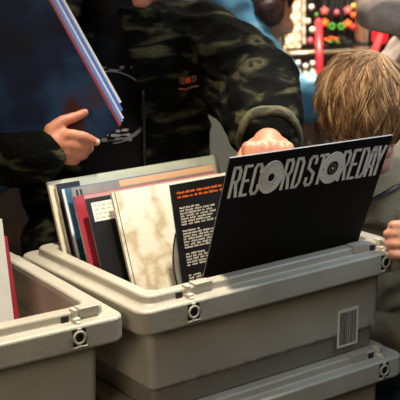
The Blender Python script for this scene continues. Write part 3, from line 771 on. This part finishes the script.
for i, (p0, w_, y1, lab) in enumerate(((289, 4.0, 48, 'widest cream beaded necklace bunch, leftmost on the craft rack'), (296.5, 3.6, 49, 'cream beaded necklace bunch second from the left on the craft rack'), (303.5, 3, 44, 'thin cream and brown bead string hanging on the craft rack'))):
    b = MB(); z = top; q = 0
    while z > lz(y1):
        for s in ((-1, 1) if w_ > 3.2 else (0,)):
            b.ell(fp(0, 0, -.035)-UP*0+HR*(lx(p0)-lx(0)+s*.0065*(w_/3.6))+UP*(z-lz(0)), (.0085*w_/3.6,)*3, None, (q+(s > 0)) % 3 == 2 and 1 or 0, 8, 6)
        z -= .0125; q += 1
    b.tube([fp(p0, -28, -.035), fp(p0, y1, -.035)], .003, 0, 5)
    o = b.build('bead_necklace', [M['beadw'], M['tan']], None, True); tag(o, lab, 'necklace', GN)
# round white, pale blue and green pendants
for px, py, r, m_ in ((311, 6, .010, 'bottle'), (307.5, 20, .010, 'beadw'), (316, 14, .008, 'greenb'), (312, 29, .011, 'beadw'), (310, 40, .012, 'pink'), (316, 43, .011, 'pink'), (316, 24, .008, 'greenb')):
    b = MB().ell(fp(px, py, -.045), (r, r*.7, r)); b.tube([fp(px, -28, -.03), fp(px, py, -.045)], .0012, 1, 5)
    o = b.build('pendant', [M[m_], M['blackr']], None, True)
    tag(o, '%s round pendant hanging left of the red pole, %s' % ({'bottle': 'glossy white', 'beadw': 'cream', 'greenb': 'small green', 'pink': 'pink'}[m_], {6: 'the highest', 20: 'near the bead strings', 14: 'the upper of the green ones', 29: 'just beside the pole', 40: 'above the shelf edge', 43: 'touching the red pole', 24: 'the lower of the green ones'}[py]), 'pendant', GN)
# black ribbons with felt flowers
def flower(b, c, r, mi, pet=5):
    for k in range(pet):
        a = 2*PI*k/pet+.3; b.ell(Vector(c)+HR*r*.62*cos(a)+UP*r*.62*sin(a), (r*.42,)*3, None, mi, 8, 6)
    b.ell(Vector(c)-HF*.006, (r*.3,)*3, None, 0, 8, 6)
rbn = [(323.5, 30, ((10, 'pink', 0), (22, 'orangef', 0))), (331, 38, ((25.5, 'greenf', 1),)), (335.5, 38, ((12, 'pink', 2),)), (340, 40, ((26, 'greenf', 1),)), (346.5, 40, ((10, 'pink', 0), (23.5, 'orangef', 0))), (352, 40, ((6, 'yellowf', 3), (15, 'orangef', 2), (27, 'redr', 2)))]
names = {323.5: 'pink and orange felt flowers beside the red pole', 331: 'one green ring, left of centre', 335.5: 'a small pink bead between the two green rings', 340: 'one green ring, right of centre', 346.5: 'pink and orange felt flowers right of the green rings', 352: 'yellow, orange and red spots, rightmost on the rack'}
for px, y1, fl in rbn:
    rt = empty('ribbon_garland', fp(px, y1, -.04)); tag(rt, 'black ribbon hanging with '+names[px], 'garland', GN)
    b = MB(); T = roomT(); c = fp(px, 0, -.04); 
    b.tube([fp(px-.5, -28, -.035), fp(px+.4, -5, -.040), fp(px-.3, 10, -.042), fp(px, y1, -.04)], [.0125, .0125, .0115, .008], 0, 8, .4); wchild(b.build('ribbon', M['blackr'], None, True), rt)
    for py, mt, kind in fl:
        b = MB()
        if kind == 0: flower(b, fp(px, py, -.055), .0150, 1); mats = [M['yellowf'], M[mt]]; nm = 'felt_flower'
        elif kind == 1:
            for k in range(14):
                a, a2 = 2*PI*k/14, 2*PI*(k+1)/14
                b.cap(fp(px, py, -.055)+HR*.0095*cos(a)+UP*.0085*sin(a), fp(px, py, -.055)+HR*.0095*cos(a2)+UP*.0085*sin(a2), .0038, .0038, 0, 6)
            mats = [M[mt]]; nm = 'felt_ring'
        else: b.ell(fp(px, py, -.055), (.009, .009, .011), None, 0, 10, 8); mats = [M[mt]]; nm = 'felt_bead'
        wchild(b.build(nm, mats, None, True), rt)
# pouches lying on the rack shelf
b = MB().cap(fp(319, 46, -.03), fp(337, 41, -.03), .014, .011).cap(fp(322, 45, -.04), fp(330, 46, -.04), .012, .012)
po = blob(b, 'cloth_pouch', M['blackr'], .004, None, 2, folds(.003, 40)); tag(po, 'black cloth pouch with orange and green felt bits on the rack shelf', 'pouch')
b = MB(); 
for k, (px, py) in enumerate(((325, 38.5), (330, 37), (334, 38), (328, 40), (336, 39))): b.ell(fp(px, py, -.052), (.008, .006, .0045), None, 0, 8, 6)
wchild(b.build('felt_bits', M['orangef'], None, True), po)
b = MB().ell(fp(330, 41, -.055), (.010, .006, .0035), None, 0, 8, 6).ell(fp(337, 42, -.052), (.008, .006, .0035), None, 0, 8, 6); wchild(b.build('green_felt_bits', M['greenf'], None, True), po)
b = MB().cap(fp(340, 38, -.03), fp(349, 44, -.035), .018, .013).cap(fp(349, 42, -.03), fp(366, 45, -.03), .009, .006)
po = blob(b, 'cloth_pouch', M['blackr'], .004, None, 2, folds(.003, 40)); tag(po, 'plain black cloth pouch drooping right of the flowered pouch', 'pouch')
# red pole leaning against the rack
b = MB().tube([at(319, 99, 373), at(319.5, 60, 375), at(318.5, 22, 378)], .0125, 0, 14); b.ell(at(318.5, 22, 378), (.0125,)*3)
o = b.build('red_pole', M['redr'], None, True); o['label'] = 'glossy red plastic tube standing upright before the craft rack'; o['category'] = 'tube'
# bottles on the counter
for i, (px, d, h) in enumerate(((298, 374, .15), (305.5, 377, .135), (312.5, 376, .145), (334, 380, .11))):
    p = at(px, 99, d); p.z = CT; rt = empty('bottle', p)
    if i < 3:
        MB().lathe((0, 0, 0), [(.002, 0), (.0115, 0), (.0125, .004), (.0125, h*.72), (.006, h*.82), (.006, h*.88)], 0).build('bottle_body', M['bottle'], rt, True)
        MB().lathe((0, 0, 0), [(.0129, h*.12), (.0129, h*.5)], 0).build('bottle_label', M['greenb'], rt, True)
        MB().lathe((0, 0, 0), [(.0075, h*.86), (.0075, h)], 0).build('cap', M['whitee'], rt, True)
    else:
        MB().lathe((0, 0, 0), [(.002, 0), (.022, 0), (.023, .004), (.023, h*.8), (.017, h*.9)], 0).build('bottle_body', M['glass'], rt, True)
        MB().lathe((0, 0, 0), [(.019, h*.88), (.019, h)], 0).build('cap', M['cabtop'], rt, True)
    tag(rt, ['white bottle with green label, leftmost on the counter', 'shorter white bottle with green label, middle one of three', 'white bottle with green label touching the red tube', 'dark glass jar with pale lid on the counter'][i], 'bottle' if i < 3 else 'jar', 'bottles on the craft counter')
# card boxes
for i, (p0, p1, y0, d, lab) in enumerate(((341, 352.5, 58, 379, 'pale card box standing left of the dark gap on the counter'), (356.5, 367, 57, 381, 'pale card box standing right of the dark gap on the counter'))):
    a = (at(p0, 99, d)-at(p1, 99, d)).length/2; p = (at(p0, 99, d)+at(p1, 99, d))/2; p.z = CT; h = at(p0, y0, d).z-CT
    rt = empty('card_box', p); rt.rotation_euler.z = RZ; tag(rt, lab, 'box', 'boxes on the craft counter')
    MB().box((-a, 0, 0), (a, .05, h)).build('box_body', M['boxw'], rt)
    MB().box((-a*.7, -.001, h*.55), (a*.7, .001, h*.68)).build('box_print', M['greyc'], rt)
# red lantern and red scarf at the right of the display
p = at(379, 99, 366); p.z = CT
ln = empty('lantern', p); tag(ln, 'glowing red lantern at the right end of the counter', 'lantern')
zt = at(379, 16, 366).z-CT
MB().lathe((0, 0, 0), [(.03, 0), (.03, .012), (.008, .018), (.008, zt-.085)], 0, 20).build('base', M['blackr'], ln, True)
MB().lathe((0, 0, 0), [(.012, zt-.085), (.026, zt-.075), (.027, zt-.012), (.012, zt)], 0, 20).build('lamp_shade', mat('glowing_red_shade', (220, 30, 40), .4, emit=((255, 36, 40), 1.3)), ln, True)
b = MB().tube([at(381, 34, 358), at(376, 48, 357), at(371, 64, 356), at(366, 84, 356), at(364, 100, 356), at(363.5, 120, 357)], [.010, .016, .018, .018, .017, .012], 0, 10, .5)
o = b.build('red_scarf', M['redcloth'], None, True); tag(o, 'red cloth scarf hanging down diagonally beside the grey coat', 'scarf')

# ------------------------------------------------------------------ light
def area(name, loc, to, size, power, col, sy=None):
    l = bpy.data.lights.new(name, 'AREA'); l.energy = power; l.color = col; l.size = size
    if sy: l.shape = 'RECTANGLE'; l.size_y = sy
    o = bpy.data.objects.new(name, l); C.objects.link(o); o.location = loc
    o.rotation_euler = (Vector(to)-Vector(loc)).to_track_quat('-Z', 'Y').to_euler(); return o
def spot(name, loc, to, power, col, ang, rad, blend=.8):
    l = bpy.data.lights.new(name, 'SPOT'); l.energy = power; l.color = col; l.spot_size = math.radians(ang); l.spot_blend = blend; l.shadow_soft_size = rad
    o = bpy.data.objects.new(name, l); C.objects.link(o); o.location = loc
    o.rotation_euler = (Vector(to)-Vector(loc)).to_track_quat('-Z', 'Y').to_euler(); return o
spot('ceiling_spot', (.16, -.02, 3.0), (.12, .02, 1.1), 320, (1, .90, .75), 44, .07, 1)
area('fill_light', Vector(CP)-HF*.3+HR*-.75+UP*.25, (-.05, .0, 1.02), .7, 18, (1, .86, .68))  # unseen fill added behind the camera to brighten the crate fronts
q = at(322, -10, 345); area('display_lamp', (q.x, q.y, 2.3), at(325, 50, 385), .3, 46, (1, .88, .70))
q = at(330, 0, 300); area('fill_light', (q.x, q.y, 3.0), (q.x+.0, q.y+.2, 1.2), .4, 40, (1, .93, .84))  # unseen fill added overhead to brighten the people behind
q = at(620, 120, 185); area('window_daylight', (q.x, q.y, 1.75), (.45, .0, 1.05), .6, 5.5, (.6, .78, 1))
w = bpy.data.worlds.new('World'); bpy.context.scene.world = w; w.use_nodes = True
w.node_tree.nodes['Background'].inputs['Color'].default_value = (.75, .8, 1, 1); w.node_tree.nodes['Background'].inputs['Strength'].default_value = .01

# ------------------------------------------------------------------ camera
cd = bpy.data.cameras.new('camera'); co = bpy.data.objects.new('camera', cd); C.objects.link(co)
cd.sensor_width = 36; cd.lens = FPX/400*36; cd.clip_start = .05
co.matrix_world = Matrix(((RR.x, UU.x, -_f.x, CP.x), (RR.y, UU.y, -_f.y, CP.y), (RR.z, UU.z, -_f.z, CP.z), (0, 0, 0, 1)))
cd.dof.use_dof = True; cd.dof.focus_distance = 1.85; cd.dof.aperture_fstop = 8
sc = bpy.context.scene; sc.camera = co
sc.view_settings.view_transform = 'Standard'; sc.view_settings.look = 'None'; sc.view_settings.gamma = 1; sc.view_settings.use_curve_mapping = False
sc.view_settings.exposure = 0
